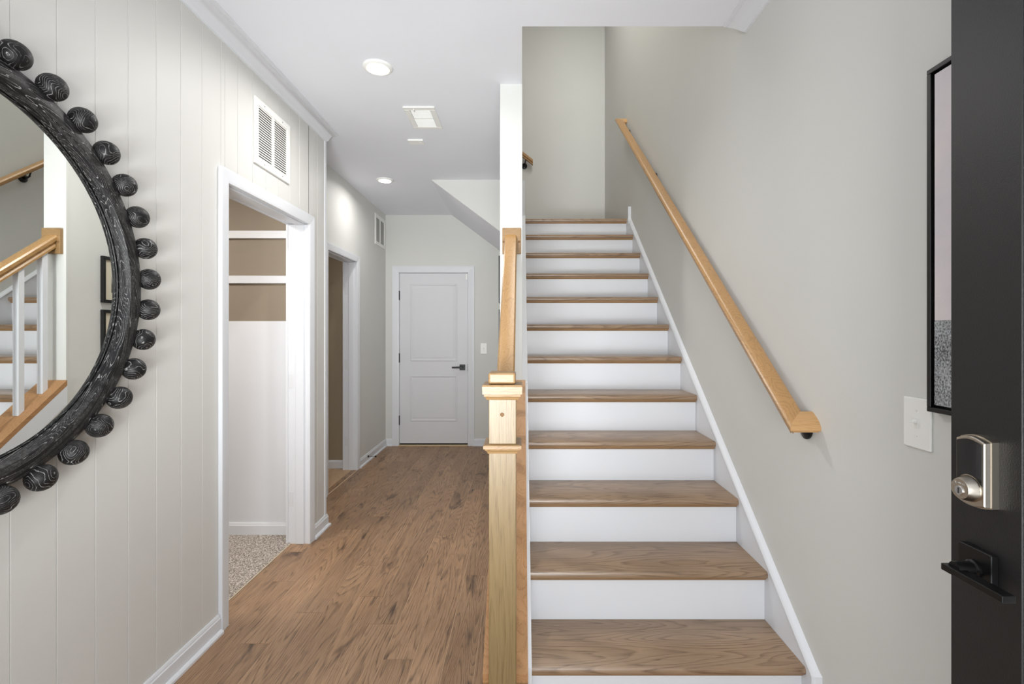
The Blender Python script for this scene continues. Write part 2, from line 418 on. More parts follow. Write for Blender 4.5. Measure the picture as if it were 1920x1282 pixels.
# left wall: backing, vertical boards
OY0, OY1, OZ = 2.215, 3.0627, 2.006          # first doorway (casing inner edges)
jx0 = -1.468
mb = MB().box(jx0, XL, -.4, OY0-.018, 0, ZC).box(jx0, XL, OY1+.018, YC-.0, 0, ZC).box(jx0, XL, OY0-.018, OY1+.018, OZ+.018, ZC)
mb.box(XH-.12, jx0, YC-.12, YC, 0, ZC)
lw = build(mb, 'wall_left', 'panel'); struct(lw, 'pale greige wall of vertical tongue and groove boards', 'wall')
def vboard(y0, y1, z0, z1):
    g = .0018
    pr = [(XL, y0), (XL, y1), (XF-.004, y1-.0003), (XF, y1-g), (XF, y0+g), (XF-.004, y0+.0003)]
    return build(MB().prism(pr, 2, z0, z1), 'wall_board', 'panel', lw, origin=(XF, (y0+y1)/2, (z0+z1)/2))
y = 1.278-.128*13
while y < YC-.001:
    a, b_ = max(y, -.4), min(y+.128, YC)
    if b_-a > .01:
        if b_ <= OY0-.02 or a >= OY1+.02: vboard(a, b_, 0, ZC)
        elif a < OY0-.004:
            vboard(a, OY0-.012, 0, ZC) if OY0-.012-a > .01 else None
            vboard(max(a, OY0-.012), b_, OZ+.02, ZC)
        elif b_ > OY1+.004:
            vboard(a, OY1+.012, OZ+.02, ZC); vboard(OY1+.012, b_, 0, ZC)
        else: vboard(a, b_, OZ+.02, ZC)
    y += .128
t = build(MB().prism([(XF, YC-.02), (XF+.004, YC-.019), (XF+.005, YC+.004), (XF+.001, YC+.008), (XH, YC+.008), (XH, YC), (XF, YC)], 2, .083, ZC-.02), 'corner_bead', 'white', lw)

# hall wall beyond the corner, with second doorway
PY0, PY1 = 3.996, 4.703
mb = MB().box(XH-.12, XH, YC, PY0-.018, 0, ZC).box(XH-.12, XH, PY1+.018, YB, 0, ZC).box(XH-.12, XH, PY0-.018, PY1+.018, OZ+.018, ZC)
hw = build(mb, 'wall_hall', 'wall'); struct(hw, 'plain light grey hall wall beyond the panelled corner', 'wall')
# back wall, full height through the stairwell
mb = MB().box(-3.2, -1.445, YB, YB+.12, -.06, 5.4).box(-.615, XR+.12, YB, YB+.12, -.06, 5.4).box(-1.445, -.615, YB, YB+.12, 2.04, 5.4)
mb.box(-1.445, -.615, YB+.055, YB+.12, -.06, 2.04)
bw = build(mb, 'wall_back', 'wall'); struct(bw, 'light grey end wall behind the white door and upper landing', 'wall')
rw = build(MB().box(XR, XR+.12, -.4, YB, -.06, 5.4), 'wall_right', 'wall'); struct(rw, 'light grey wall rising beside the staircase', 'wall')
# stair wall: full part, end post, knee wall
mb = MB().box(WL, WR_, YCOL+.012, 4.40, 0, ZC).box(WL, WR_, 4.40, YB, 0, 2.17)
mb.box(WL, WR_, 2.196, 4.42, ZC+.3, 5.4)
sw = build(mb, 'wall_stair', 'wall'); struct(sw, 'grey wall between hallway and staircase', 'wall')
cp = build(MB().box(WL-.0015, WR_+.0015, YCOL, YCOL+.012, 0, ZC, .0015), 'trim_1', 'column')
struct(cp, 'white square post face carrying the upper end of the handrail', 'post')
CA = .209-SL*1.60     # top line of the knee wall cap
yk = 1.625
poly = [(yk, 0), (YCOL, 0), (YCOL, CA-.03+SL*YCOL), (yk, CA-.03+SL*yk)]
kw = build(MB().prism(poly, 0, WL, .0205), 'wall_knee', 'wall'); struct(kw, 'sloping knee wall under the balustrade', 'wall')
mb = MB().slope([(WL-.010, -.135), (WL, -.135), (WL, -.031), (WL-.010, -.031)], CA, SL, 1.66, YCOL)
mb.prism([(1.66, 0), (2.72, 0), (2.72, .083), (1.66, .083)], 0, WL-.012, WL)
build(mb, 'apron_board', 'white', kw)
build(MB().box(-.127, .0215, 1.598, yk, 0, CA-.031+SL*1.598, .001), 'end_board', 'cap', kw)
# shell of the upper floor
mb = MB().box(-3.2, XR+.12, 2.08, YB+.12, 5.4, 5.5)
uc = build(mb, 'ceiling_upper', 'ceiling'); struct(uc, 'white ceiling high above the stairwell', 'ceiling')
mb = MB().box(WR_, XR, 2.076, 2.196, ZC+.3, 5.4).box(-3.2, WL, 4.30, 4.42, ZC+.3, 5.4).box(-3.3, -3.2, 4.30, YB, 2.6, 5.4)
uw = build(mb, 'wall_upper', 'wall'); struct(uw, 'upper wall enclosing the stairwell', 'wall')
# sloping soffit under the upper flight
def soff_prism(y0, y1): return [(-.817, ZC), (WL, ZC), (WL, ZC-.7*.746)]
mb = MB().prism(soff_prism(0, 0), 1, 4.40, 4.435).prism([(-.817, ZC), (WL, ZC-.7*.746), (WL, ZC-.7*.746+.1), (-.817, ZC+.1)], 1, 4.435, YB)
so = build(mb, 'soffit', ['wall', 'ceiling']); struct(so, 'sloping boxed-in underside of the upper stair flight', 'soffit')
for p in so.data.polygons:
    if p.normal.z < -.3: p.material_index = 1

# crown mouldings
CR = [(0, -.076), (.006, -.076), (.006, -.070), (.012, -.066), (.016, -.060), (.020, -.047), (.028, -.033), (.040, -.022), (.052, -.017), (.056, -.016), (.056, -.010), (.064, -.009), (.070, -.006), (.070, 0), (0, 0)]
mb = MB()
def cl(path):   # path of (origin x, y, dirx, diry) for mitred corners
    return [[(ox+d*dx, oy+d*dy, ZC+z) for d, z in CR] for ox, oy, dx, dy in path]
mb.loft(cl([(XF, -.4, 1, 0), (XF, YC, 1, 1), (XH, YC, 0, 1)]))
cm = build(mb, 'trim_2', 'white', smooth=True); struct(cm, 'white crown moulding along the panelled left wall', 'moulding')
mb = MB().loft([[(XR-d, -.4, ZC+z) for d, z in CR], [(XR-d, 2.196+z*1.02, ZC+z) for d, z in CR]])
cm = build(mb, 'trim_3', 'white', smooth=True); struct(cm, 'white crown moulding on the right wall ending at the stair opening', 'moulding')

# baseboards
BP = [(0, 0), (.013, 0), (.013, .066), (.010, .070), (.009, .076), (.006, .083), (0, .083)]
SH = [(.013, 0), (.027, 0), (.027, .010), (.022, .016), (.013, .018)]
def base(name, label, path, shoe=True):
    mb = MB()
    for prof in ([BP, SH] if shoe else [BP]):
        mb.loft([[(ox+d*dx, oy+d*dy, z) for d, z in prof] for ox, oy, dx, dy in path])
    return struct(build(mb, name, 'white'), label, 'baseboard')
base('baseboard_left', 'white baseboard below the panelled wall before the doorway', [(XF, -.4, 1, 0), (XF, OY0-.062, 1, 0)])
base('baseboard_corner', 'short white baseboard wrapping the panelled wall corner', [(XF, OY1+.062, 1, 0), (XF, YC+.008, 1, 1), (XH, YC+.008, 0, 1)])
base('baseboard_hall', 'white baseboard along the plain hall wall', [(XH, PY1+.062, 1, 0), (XH, YB, 1, -1), (-1.511, YB, 0, -1)])
base('baseboard_hall_near', 'white baseboard hidden behind the panelled corner', [(XH, YC+.03, 1, 0), (XH, PY0-.062, 1, 0)])
base('baseboard_back', 'white baseboard right of the white door', [(-.561, YB, 0, -1), (WL, YB, 0, -1)])

# doorways: casing, jambs and stops
def doorway(name, label, xf, y0, y1, z, depth, hinge_side):
    """opening in a wall whose face is x=xf facing +X; y0,y1,z are the casing's inner edges"""
    w, t = .059, .0175
    P = [(0, 0), (0, .011), (.008, .013), (.012, .0135), (.040, .0165), (.050, .0175), (w, .0175), (w, 0)]  # distance from inner edge, thickness
    rings = []
    for (yy, zz, sy, sz) in ((y0, 0, -1, 0), (y0, z, -1, 1), (y1, z, 1, 1), (y1, 0, 1, 0)):
        rings.append([(xf+tt, yy+sy*d, zz+sz*d) for d, tt in P])
    cs = build(MB().loft(rings), name, 'white'); struct(cs, label, 'doorway')
    xb = xf-depth
    rings = []
    for (yy, zz, sy, sz) in ((y0, 0, -1, 0), (y0, z, -1, 1), (y1, z, 1, 1), (y1, 0, 1, 0)):
        rings.append([(xb-tt, yy+sy*d, zz+sz*d) for d, tt in P])
    build(MB().loft(rings), 'inner_casing', 'white', cs)
    j = .004
    mb = MB().box(xb, xf, y0-.018, y0-j+.0, 0, z+.0).box(xb, xf, y1+j, y1+.018, 0, z).box(xb, xf, y0-.018, y1+.018, z+j, z+.018)
    build(mb, 'jamb', 'white', cs)
    s0, s1, q = xb+depth*.40, xb+depth*.80, .009
    mb = MB().box(s0, s1, y0-j, y0-j+q, 0, z+j-q, .0015).box(s0, s1, y1+j-q, y1+j, 0, z+j-q, .0015).box(s0, s1, y0-j, y1+j, z+j-q, z+j, .0015)
    build(mb, 'door_stop', 'white', cs)
    for hz in (.28, 1.02, 1.74):
        build(MB().box(xb+.004, xb+.034, y1+j-.0012, y1+j+.001, hz-.045, hz+.045, .0006), 'hinge_filler', 'doorw', cs)
    return cs
doorway('door_1', 'white cased open doorway cut in the panelled wall', XF, OY0, OY1, OZ, .128, 1)
doorway('door_2', 'white cased open doorway in the plain hall wall', XH, PY0, PY1, OZ, .12, 1)

# side room 1 (carpet, tan wall with white shelf cleats and white lower wall)
cf = build(MB().box(-2.9, -1.452, 1.7, 3.202, -.05, .006), 'floor_carpet', 'carpet'); struct(cf, 'grey-beige speckled loop carpet inside the first doorway', 'carpet')
build(MB().box(-1.454, -1.446, OY0, OY1, -.004, .004, .001), 'edge_strip', 'strip', cf)
mb = MB().box(-2.9, jx0-.0, 3.202, 3.21, 0, 2.44).box(-3.0, -2.9, 1.7, 3.202, 0, 2.44).box(-2.9, jx0, 1.6, 1.7, 0, 2.44)
r1 = build(mb, 'wall_side_room', 'tan'); struct(r1, 'tan painted wall seen through the first doorway', 'wall')
build(MB().box(-2.9, jx0-.002, 3.197, 3.202, .083, 1.402), 'lower_panel', 'white', r1)
for z in (1.942, 1.648): build(MB().box(-2.9, jx0-.002, 3.18, 3.202, z, z+.050, .002), 'shelf_rail', 'white', r1)
mb = MB().loft([[(-2.9, 3.197-d, z) for d, z in BP], [(jx0-.002, 3.197-d, z) for d, z in BP]]); build(mb, 'baseboard_strip', 'white', r1)
c1 = build(MB().box(-3.0, jx0, 1.6, 3.21, 2.44, 2.5), 'ceiling_side_room', 'ceiling'); struct(c1, 'ceiling of the side room with carpet', 'ceiling')
# side room 2
xb2 = XH-.12
f2 = build(MB().box(-3.1, -1.642, 3.6, 4.765, -.05, -.002), 'floor_back_room', 'seam'); struct(f2, 'lighter oak floor inside the second doorway', 'floor')
for i in range(8):
    for a, b_ in ((3.6, 4.1+.3*(i % 2)), (4.1+.3*(i % 2), 4.765)):
        x1 = -1.642-i*.18
        build(MB().box(x1-.179, x1-.001, a+.001, b_-.001, -.002, .002, .0008), 'plank', 'floor2', f2, origin=(x1-.09, (a+b_)/2, 0))
mb = MB().box(-3.1, xb2, 4.765, 4.78, 0, 2.44).box(-3.2, -3.1, 3.5, 4.78, 0, 2.44).box(-3.1, xb2, 3.5, 3.6, 0, 2.44)
r2 = build(mb, 'wall_back_room', 'brown'); struct(r2, 'dark brown painted wall seen through the second doorway', 'wall')
mb = MB().loft([[(-3.1, 4.765-d, z) for d, z in BP], [(xb2-.002, 4.765-d, z) for d, z in BP]]); build(mb, 'baseboard_strip', 'white', r2)
c2 = build(MB().box(-3.2, xb2, 3.5, 4.78, 2.44, 2.5), 'ceiling_back_room', 'ceiling'); struct(c2, 'ceiling of the darker side room', 'ceiling')

# back door
def rect_ring(x0, x1, z0, z1, w, y, dy):  # moulded frame facing -Y: raised bead
    P = [(0, 0), (.006, -dy*.2), (.010, -dy), (.018, -dy), (.022, -dy*.35), (w-.016, dy*.8), (w-.010, -dy*.1), (w, 0)]
    cs = [(x0, z0, 1, 1), (x1, z0, -1, 1), (x1, z1, -1, -1), (x0, z1, 1, -1)]
    return [[(cx+sx*d, y+yy, cz+sz*d) for d, yy in P] for cx, cz, sx, sz in cs]
yd = YB+.012
DX0, DX1, DZ0, DZ1 = -1.430, -.632, .028, 2.023
dr = thing('paneled_door', 'closed white two-panel door with black lever at the hall end', 'door', ((DX0+DX1)/2, yd, 0)); dr['kind'] = 'structure'
dr.name = 'door_3'
leaf = MB()
pan = [(-1.308, -.748, .803+.33-.0, 1.905), (-1.308, -.748, .283, .803)]
px0, px1 = (768.5-977.7)*YB/914.2, (858-977.7)*YB/914.2
zz = lambda v: 1.3267-(v-623.3)*YB/914.2
pan = [(px0, px1, zz(677.6), zz(531)), (px0, px1, zz(790.6), zz(703))]
leaf.box(DX0, DX1, yd, yd+.035, DZ0, DZ1)
lf = build(leaf, 'door_leaf', 'doorw', dr)
for a, b_, c, d in pan:
    R = rect_ring(a, b_, c, d, .052, yd-.001, .005); mb = MB(); mb.loft(R+[R[0]], cap=False, closed=False)
    mb.box(a+.05, b_-.05, yd-.003, yd, c+.05, d-.05, .0015)
    build(mb, 'raised_panel', 'doorw', dr)
w = .075
P = [(0, 0), (0, .011), (.010, .013), (.052, .017), (.066, .0175), (w, .0175), (w, 0)]
rings = []
for (xx, z_, sx, sz) in ((DX0-.006, 0, -1, 0), (DX0-.006, DZ1+.006, -1, 1), (DX1+.006, DZ1+.006, 1, 1), (DX1+.006, 0, 1, 0)):
    rings.append([(xx+sx*d, YB-tt, z_+sz*d) for d, tt in P])
build(MB().loft(rings), 'casing', 'white', dr)
mb = MB().box(DX0-.02, DX0-.003, YB, yd+.04, 0, DZ1+.02).box(DX1+.003, DX1+.02, YB, yd+.04, 0, DZ1+.02).box(DX0-.02, DX1+.02, YB, yd+.04, DZ1+.003, DZ1+.02)
build(mb, 'jamb', 'white', dr)
build(MB().box(DX0-.004, DX1+.004, YB-.02, yd+.04, -.004, .010, .002), 'threshold', 'threshold', dr)
for z0, z1 in ((545, 562.5), (662, 679.5), (779, 796.5)):
    mb = MB().box(DX0-.012, DX0+.002, YB-.002, yd+.004, zz(z1), zz(z0), .002); mb.lathe([(.006, zz(z1)), (.006, zz(z0))], (DX0-.004, YB-.002, 0), (0, 0, 1), 12)
    build(mb, 'hinge', 'black', dr)
hx = (866.8-977.7)*YB/914.2; hz = zz(688.5)
h = build(MB().box(hx-.033, hx+.033, yd-.010, yd, hz-.033, hz+.033, .002), 'rosette', 'black', dr)
mb = MB().lathe([(.012, 0), (.012, -.045)], (hx, yd-.01, hz), (0, 1, 0), 16).box(hx-.115, hx+.012, yd-.062, yd-.050, hz-.010, hz+.010, .002)
build(mb, 'lever', 'black', dr)
build(MB().box(DX1+.001, DX1+.005, YB-.004, yd+.002, hz-.045, hz+.04), 'strike_plate', 'black', dr)
build(MB().box(DX1-.022, DX1-.004, yd-.002, yd, DZ1-.075, DZ1-.008), 'tag', 'plastic', dr)
build(MB().box(DX0, DX1, yd+.005, yd+.03, .0105, DZ0), 'gap_shade', 'void', dr)  # dark strip in place of the shaded gap under the door

# ------------------------------------------------------------ STAIRCASE
TL, TR = .0345, .9585
st = thing('staircase', 'straight flight of oak treads with white painted risers', 'staircase', (.5, 1.7, 0))
for k in range(1, 13):
    yn, z = nose(k), k*RISE
    depth = RUN+.026 if k < 12 else 1.27
    T = .027
    pr = [(yn+.010, z), (yn+.003, z-.003), (yn+.0005, z-.009), (yn, z-.0135), (yn+.0005, z-.018), (yn+.003, z-.024), (yn+.010, z-T), (yn+depth, z-T), (yn+depth, z)]
    if k < 12:
        tr = build(MB().prism(pr, 0, TL, TR), 'tread', 'tread', st, origin=((TL+TR)/2, yn, z), smooth=True)
        cv = [(yn+.012, z-T), (yn+.026, z-T), (yn+.026, z-.041), (yn+.022, z-.041), (yn+.018, z-.036), (yn+.014, z-.033)]
    else:
        pr[-1] = (yn+.14, z); pr[-2] = (yn+.14, z-T)
        tr = build(MB().prism(pr, 0, TL, TR), 'tread', 'tread', st, origin=((TL+TR)/2, yn, z), smooth=True)
        cv = [(yn+.012, z-T), (yn+.026, z-T), (yn+.026, z-.041), (yn+.022, z-.041), (yn+.018, z-.036), (yn+.014, z-.033)]
    build(MB().prism(cv, 0, TL, TR), 'cove_moulding', 'cove', tr, origin=(TL, yn, z))
    build(MB().box(TL, TR, yn+.0262, yn+.042, (k-1)*RISE+(0 if k > 1 else 0), z-T-.0005), 'riser', 'white', st, origin=(TL, yn, z))
# skirt boards with cap
skt = .0297+NL
mb = MB().prism([(1.613, 0), (4.50, 0), (4.50, 2.364), (4.36, 2.36), (4.36, skt+SL*4.36), (1.613, skt+SL*1.613)], 0, TR+.0005, XR)
sk = build(mb, 'skirt_board', 'white', st)
cap = [(TR-.006, 0), (TR-.003, .008), (TR+.004, .014), (XR-.003, .022), (XR, .022), (XR, 0)]
mb = MB().slope(cap, skt, SL, 1.602, 4.352)
zt = skt+SL*1.602
mb.loft([[(x, 1.602+ (0), zt+h) for x, h in cap], [(x, 1.602-h*.9, zt+h*.55) for x, h in cap], [(x, 1.602-h*.9, 0) for x, h in cap]])
z4 = skt+SL*4.352
mb.box(TR-.006, XR, 4.352, 4.366, z4-.03, 2.452, .001)
build(mb, 'skirt_cap', 'white', sk, smooth=True)
mb = MB().prism([(yk, 0), (YCOL, 0), (YCOL, CA-.02+SL*YCOL), (yk, CA-.02+SL*yk)], 0, .0215, TL)
mb.prism([(YCOL, 0), (4.44, 0), (4.44, skt+SL*4.44), (YCOL, skt+SL*YCOL)], 0, WR_, TL)
build(mb, 'skirt_board', 'white', st)
# landing and upper flight
ld = build(MB().box(0, XR, nose(12)+.14, YB, 12*RISE-.2, 12*RISE), 'floor_landing', 'tread'); struct(ld, 'oak landing at the head of the stairs', 'landing')
uf = thing('upper_flight', 'second stair flight turning left from the landing', 'staircase', (0, 5.0, 12*RISE))
for k in range(1, 9):
    xn, z = .0-(k-1)*RUN, 12*RISE+k*RISE
    build(MB().box(xn-RUN, xn+.025, 4.44, YB-.001, z-.027, z, .006), 'tread', 'tread', uf, origin=(xn, 5.0, z))
    build(MB().box(xn-.015, xn, 4.44, YB-.001, z-RISE, z-.027), 'riser', 'white', uf, origin=(xn, 5.0, z))
build(MB().box(.003, .030, 4.425, 4.44, 12*RISE-.03, 12*RISE+.34, .002), 'end_trim', 'white', uf)
# second handrail on the back wall
def flat_rail_x(parent, x_end, z_end, length):
    k = -SL
    pr = [(5.625, 0), (5.625, .022), (5.634, .034), (5.676, .034), (5.685, .022), (5.685, 0), (5.675, -.012), (5.675, -.026), (5.635, -.026), (5.635, -.012)]
    mb = MB().loft([[(x_end, y, z_end+h) for y, h in pr], [(x_end-length, y, z_end+SL*length+h) for y, h in pr]])
    return build(mb, 'rail', 'wallrail', parent)
hr2 = thing('upper_handrail', 'short visible end of oak handrail on the upper back wall', 'handrail', (.12, 5.66, 3.3))
xe = (999-977.7)*5.65/914.2; ze = 1.3267+(623.3-305)*5.65/914.2
flat_rail_x(hr2, xe, ze, 1.2)
bx = (983-977.7)*5.70/914.2; bz = 1.3267+(623.3-311)*5.7/914.2
mb = MB().lathe([(.022, 0), (.034, -.004), (.034, -.010), (.012, -.018)], (bx, YB, bz), (0, 1, 0), 20)
mb.tube([(bx, YB-.01, bz), (bx, YB-.045, bz), (bx+.01, YB-.06, bz+.02), (bx+.02, YB-.061, bz+.075)], .006)
build(mb, 'bracket', 'black', hr2)

# ------------------------------------------------------------ BALUSTRADE
xc = -.0577
bl = thing('balustrade', 'oak newel and handrail with white square balusters on an oak-capped knee wall', 'railing', (xc, 1.6, 0))
# cap board, notched round the newel
mb = MB().slope([(-.127, -.030), (.0215, -.030), (.0215, 0), (-.127, 0)], CA, SL, 1.598, YCOL)
mb.box(-.127, .0215, 1.598, 1.62, CA-.06+SL*1.6, CA-.0305+SL*1.6)
cb = build(mb, 'knee_cap', 'cap', bl)
# newel post
nf, nw = 1.560, .0875
nx0, nx1 = -.1045, -.0170
nb = nf+nw
nwl = build(MB().box(nx0, nx1, nf, nb-.0, 0, 1.125, .002, 2), 'newel_post', 'newel', bl, origin=((nx0+nx1)/2, nf+nw/2, 0))
nc = ((nx0+nx1)/2, (nf+nb)/2)
def sq_lathe(prof, bev=0.0):
    mb = MB(); mb.loft([[(nc[0]-r, nc[1]-r, z), (nc[0]+r, nc[1]-r, z), (nc[0]+r, nc[1]+r, z), (nc[0]-r, nc[1]+r, z)] for r, z in prof]); return mb
hw_ = nw/2
build(sq_lathe([(hw_, 1.112), (hw_+.006, 1.112), (hw_+.009, 1.118), (hw_+.014, 1.123), (hw_+.015, 1.130), (hw_+.019, 1.131), (hw_+.020, 1.155), (hw_+.018, 1.1605), (hw_-.005, 1.1605)]), 'newel_cap', 'newelx', nwl, smooth=False)
tb = MB().box(nc[0]-.046, nc[0]+.042, nc[1]-.043, nc[1]+.046, 1.161, 1.198, .007, 3); build(tb, 'top_block', 'newelx', nwl)
cz = .964
build(sq_lathe([(hw_, cz-.024), (hw_+.003, cz-.024), (hw_+.005, cz-.018), (hw_+.011, cz-.012), (hw_+.012, cz-.008), (hw_+.0165, cz-.007), (hw_+.017, cz+.003), (hw_+.012, cz+.006), (hw_, cz+.007)]), 'newel_collar', 'newelx', nwl)
build(MB().lathe([(.0068, 0), (.006, -.0012)], (nc[0]-.001, nf, 1.064), (0, 1, 0), 16), 'wood_plug', 'carcass', nwl)
# handrail
RA = 1.864-SL*2.68
RP = [(-.032, -.028), (-.033, -.018), (-.033, -.010), (-.027, -.002), (-.015, 0), (.015, 0), (.027, -.002), (.033, -.010), (.033, -.018), (.032, -.028), (.022, -.033), (.021, -.045), (.027, -.052), (.027, -.062), (-.027, -.062), (-.027, -.052), (-.021, -.045), (-.022, -.033)]
mb = MB().slope([(xc+x, h*1.15) for x, h in RP], RA, SL, nb, 2.681)
hrl = build(mb, 'handrail', 'rail', bl, smooth=True, origin=(xc, 2.1, 1.2))
rs = build(MB().box(-.1055, -.0020, 2.681, YCOL-.0002, 1.760, 1.902, .002), 'rosette', 'newelx', bl)
for px_ in (-.0975, -.0125):
    build(MB().lathe([(.0068, 0), (.0055, -.0012)], (px_, 2.681, 1.826), (0, 1, 0), 16), 'wood_plug', 'carcass', rs)
# balusters
b0 = None
for i in range(8):
    yb = 2.632-.125*i
    za, zb = CA+SL*yb-.001, RA+SL*yb-.0713
    if b0 is None:
        q = .0155
        mb = MB().loft([[(xc-q, yb-q, za-SL*q), (xc+q, yb-q, za-SL*q), (xc+q, yb+q, za+SL*q), (xc-q, yb+q, za+SL*q)],
                        [(xc-q, yb-q, zb-SL*q), (xc+q, yb-q, zb-SL*q), (xc+q, yb+q, zb+SL*q), (xc-q, yb+q, zb+SL*q)]], bev=.0012, seg=1)
        b0 = build(mb, 'baluster', 'white', bl, origin=(xc, yb, za))
    else: inst(b0, 'baluster', (xc, yb, za), bl)

# ------------------------------------------------------------ WALL HANDRAIL (right)
WA = -.205
hr = thing('wall_handrail', 'long oak handrail climbing the right wall with mitred returns', 'handrail', (.91, 1.6, 1.0))
xa, xb_, ya, yb_, yc_, yd_ = .877, .945, 1.589, 1.644, 4.507, 4.562
def railprof(x0, x1):
    return [(x0+.002, -.025), (x0, -.021), (x0, -.012), (x0+.004, -.005), (x0+.012, -.001), (x0+.02, 0), (x1-.02, 0), (x1-.012, -.001), (x1-.004, -.005), (x1, -.012), (x1, -.021), (x1-.002, -.025)]
lo = lambda x: ya+(min(x, xb_)-xa)/(xb_-xa)*(yb_-ya)
hi = lambda x: yd_-(min(x, xb_)-xa)/(xb_-xa)*(yd_-yc_)
mb = MB().slope([(x, h if h > -.02 else h-.006) for x, h in railprof(xa, xb_)], WA, SL, lo, hi)
mb.slope([(xa+.010, -.031), (xb_-.010, -.031), (xb_-.012, -.034), (xb_-.014, -.042), (xa+.014, -.042), (xa+.012, -.034)], WA, SL, lambda x: lo(x), lambda x: hi(x))
build(mb, 'rail', 'wallrail', hr, smooth=True, origin=(.91, 3, 2))
def ret(yf0, yf1, sgn):
    # profile across Y, running along X from the mitre to the wall, lying in the rail's sloping plane
    mb = MB()
    for pr in (railprof(yf0, yf1), [(yf0+.009, -.025), (yf1-.009, -.025), (yf1-.011, -.030), (yf1-.012, -.040), (yf0+.014, -.040), (yf0+.011, -.030)]):
        def xm(y):
            f = (y-ya)/(yb_-ya) if sgn < 0 else (yd_-y)/(yd_-yc_)
            return xa+max(0, min(1, f))*(xb_-xa)
        mb.loft([[(xm(y), y, WA+SL*y+h) for y, h in pr], [(XR, y, WA+SL*y+h) for y, h in pr]])
    return mb
build(ret(ya, yb_, -1), 'rail_return', 'railx', hr, smooth=True)
build(ret(yc_, yd_, 1), 'rail_return', 'railx', hr, smooth=True)
for yb in (1.664, 3.00, 3.535, 4.40):
    if yb == 3.00: continue
    zr = WA+SL*yb
    mb = MB().lathe([(.030, 0), (.034, -.003), (.034, -.009), (.014, -.018)], (XR, yb, zr-.088), (1, 0, 0), 24)
    mb.tube([(XR-.01, yb, zr-.088), (XR-.035, yb, zr-.09), (XR-.055, yb, zr-.078), (XR-.066, yb, zr-.041)], .006)
    build(mb, 'bracket', 'black', hr)

# ------------------------------------------------------------ ROUND MIRROR
cy, cz_ = 1.119, 1.475
mi = thing('round_mirror', 'large round mirror in black limed wood frame studded with beads', 'mirror', (XF, cy, cz_))
prof = [(.488, XF), (.545, XF), (.551, -1.330), (.552, -1.312), (.549, -1.301), (.541, -1.295), (.520, -1.290), (.502, -1.289), (.494, -1.291), (.490, -1.296), (.489, -1.3015), (.4865, -1.304), (.4865, -1.307), (.489, -1.3085), (.4865, -1.311), (.4845, -1.3125), (.4825, -1.315), (.4825, -1.3205), (.488, -1.3205)]
build(MB().ring(prof, 0, cy, cz_), 'frame', 'ring', mi, smooth=True)
def disc(r, x0, x1):
    mb = MB(); n = 96; r2 = r-.014
    mb.loft([[(x0, cy+r*math.cos(2*PI*i/n), cz_+r*math.sin(2*PI*i/n)) for i in range(n)],
             [(x1-.0012, cy+r*math.cos(2*PI*i/n), cz_+r*math.sin(2*PI*i/n)) for i in range(n)],
             [(x1, cy+r2*math.cos(2*PI*i/n), cz_+r2*math.sin(2*PI*i/n)) for i in range(n)]]); return mb
build(disc(.4875, XF+.001, -1.322), 'mirror_glass', 'mirror', mi)
t = bmesh.new(); bmesh.ops.create_uvsphere(t, u_segments=24, v_segments=16, radius=.036)
mb = MB(); mb._merge(t)
bmesh.ops.scale(mb.bm, vec=(.95, 1, 1), verts=mb.bm.verts[:])
ball0 = None
for i in range(34):
    a = math.radians(-1.7+(7.5-i)*360/34)
    p = Vector((-1.296, 1.1245+.573*math.cos(a), 1.4757+.573*math.sin(a)))
    if ball0 is None:
        bmesh.ops.translate(mb.bm, vec=p, verts=mb.bm.verts[:]); ball0 = build(mb, 'bead', 'ball', mi, origin=p, smooth=True)
    else: inst(ball0, 'bead', p, mi, rot=(a, 0, 0))

# ------------------------------------------------------------ RETURN-AIR GRILLES
def grille(xf, y0, y1, z0, z1, label, ns=21):
    g = thing('return_air_grille', label, 'vent', (xf, (y0+y1)/2, z0), None)
    t = .010; m = .034; ym = (y0+y1)/2; mw = .010
    def fr(mb, a, b_, c, d, w):
        mb.box(xf, xf+t, a, b_, c, c+w, .002); mb.box(xf, xf+t, a, b_, d-w, d, .002); mb.box(xf, xf+t, a, a+w, c+w, d-w, .002); mb.box(xf, xf+t, b_-w, b_, c+w, d-w, .002)
    mb = MB(); fr(mb, y0, y1, z0, z1, m); mb.box(xf, xf+t*.8, ym-mw, ym+mw, z0+m, z1-m, .001)
    build(mb, 'frame', 'metalwhite', g)
    build(MB().box(xf, xf+.001, y0+m, y1-m, z0+m, z1-m), 'duct_shade', 'void', g)  # flat dark plate stands in for the shaded duct behind the slats
    s0 = None; p = (z1-z0-2*m)/ns; hl = (ym-mw-(y0+m))/2-.0025
    for yc in ((y0+m+ym-mw)/2, (ym+mw+y1-m)/2):
        for k in range(ns):
            zc_ = z0+m+p*(k+.5)
            if s0 is None:
                mb = MB().loft([[(xf+.0015, yc-hl, zc_+p*.42), (xf+.0025, yc-hl, zc_+p*.46), (xf+.0085, yc-hl, zc_-p*.36), (xf+.0075, yc-hl, zc_-p*.42)],
                                [(xf+.0015, yc+hl, zc_+p*.42), (xf+.0025, yc+hl, zc_+p*.46), (xf+.0085, yc+hl, zc_-p*.36), (xf+.0075, yc+hl, zc_-p*.42)]])
                s0 = build(mb, 'slat', 'metalwhite', g, origin=(xf, yc, zc_))
            else: inst(s0, 'slat', (xf, yc, zc_), g)
    for yy in (y0+.09, y1-.09):
        for z_ in (z0+m/2, z1-m/2):
            build(MB().lathe([(.004, 0), (.003, .0015)], (xf+t, yy, z_), (1, 0, 0), 10), 'screw', 'chrome', g)
    return g
grille(XF, 2.437, 2.805, 2.178, 2.514, 'white louvred return-air grille above the first doorway')
grille(XH, 5.29, 5.67, 2.292, 2.627, 'white louvred return-air grille near the far hall corner')

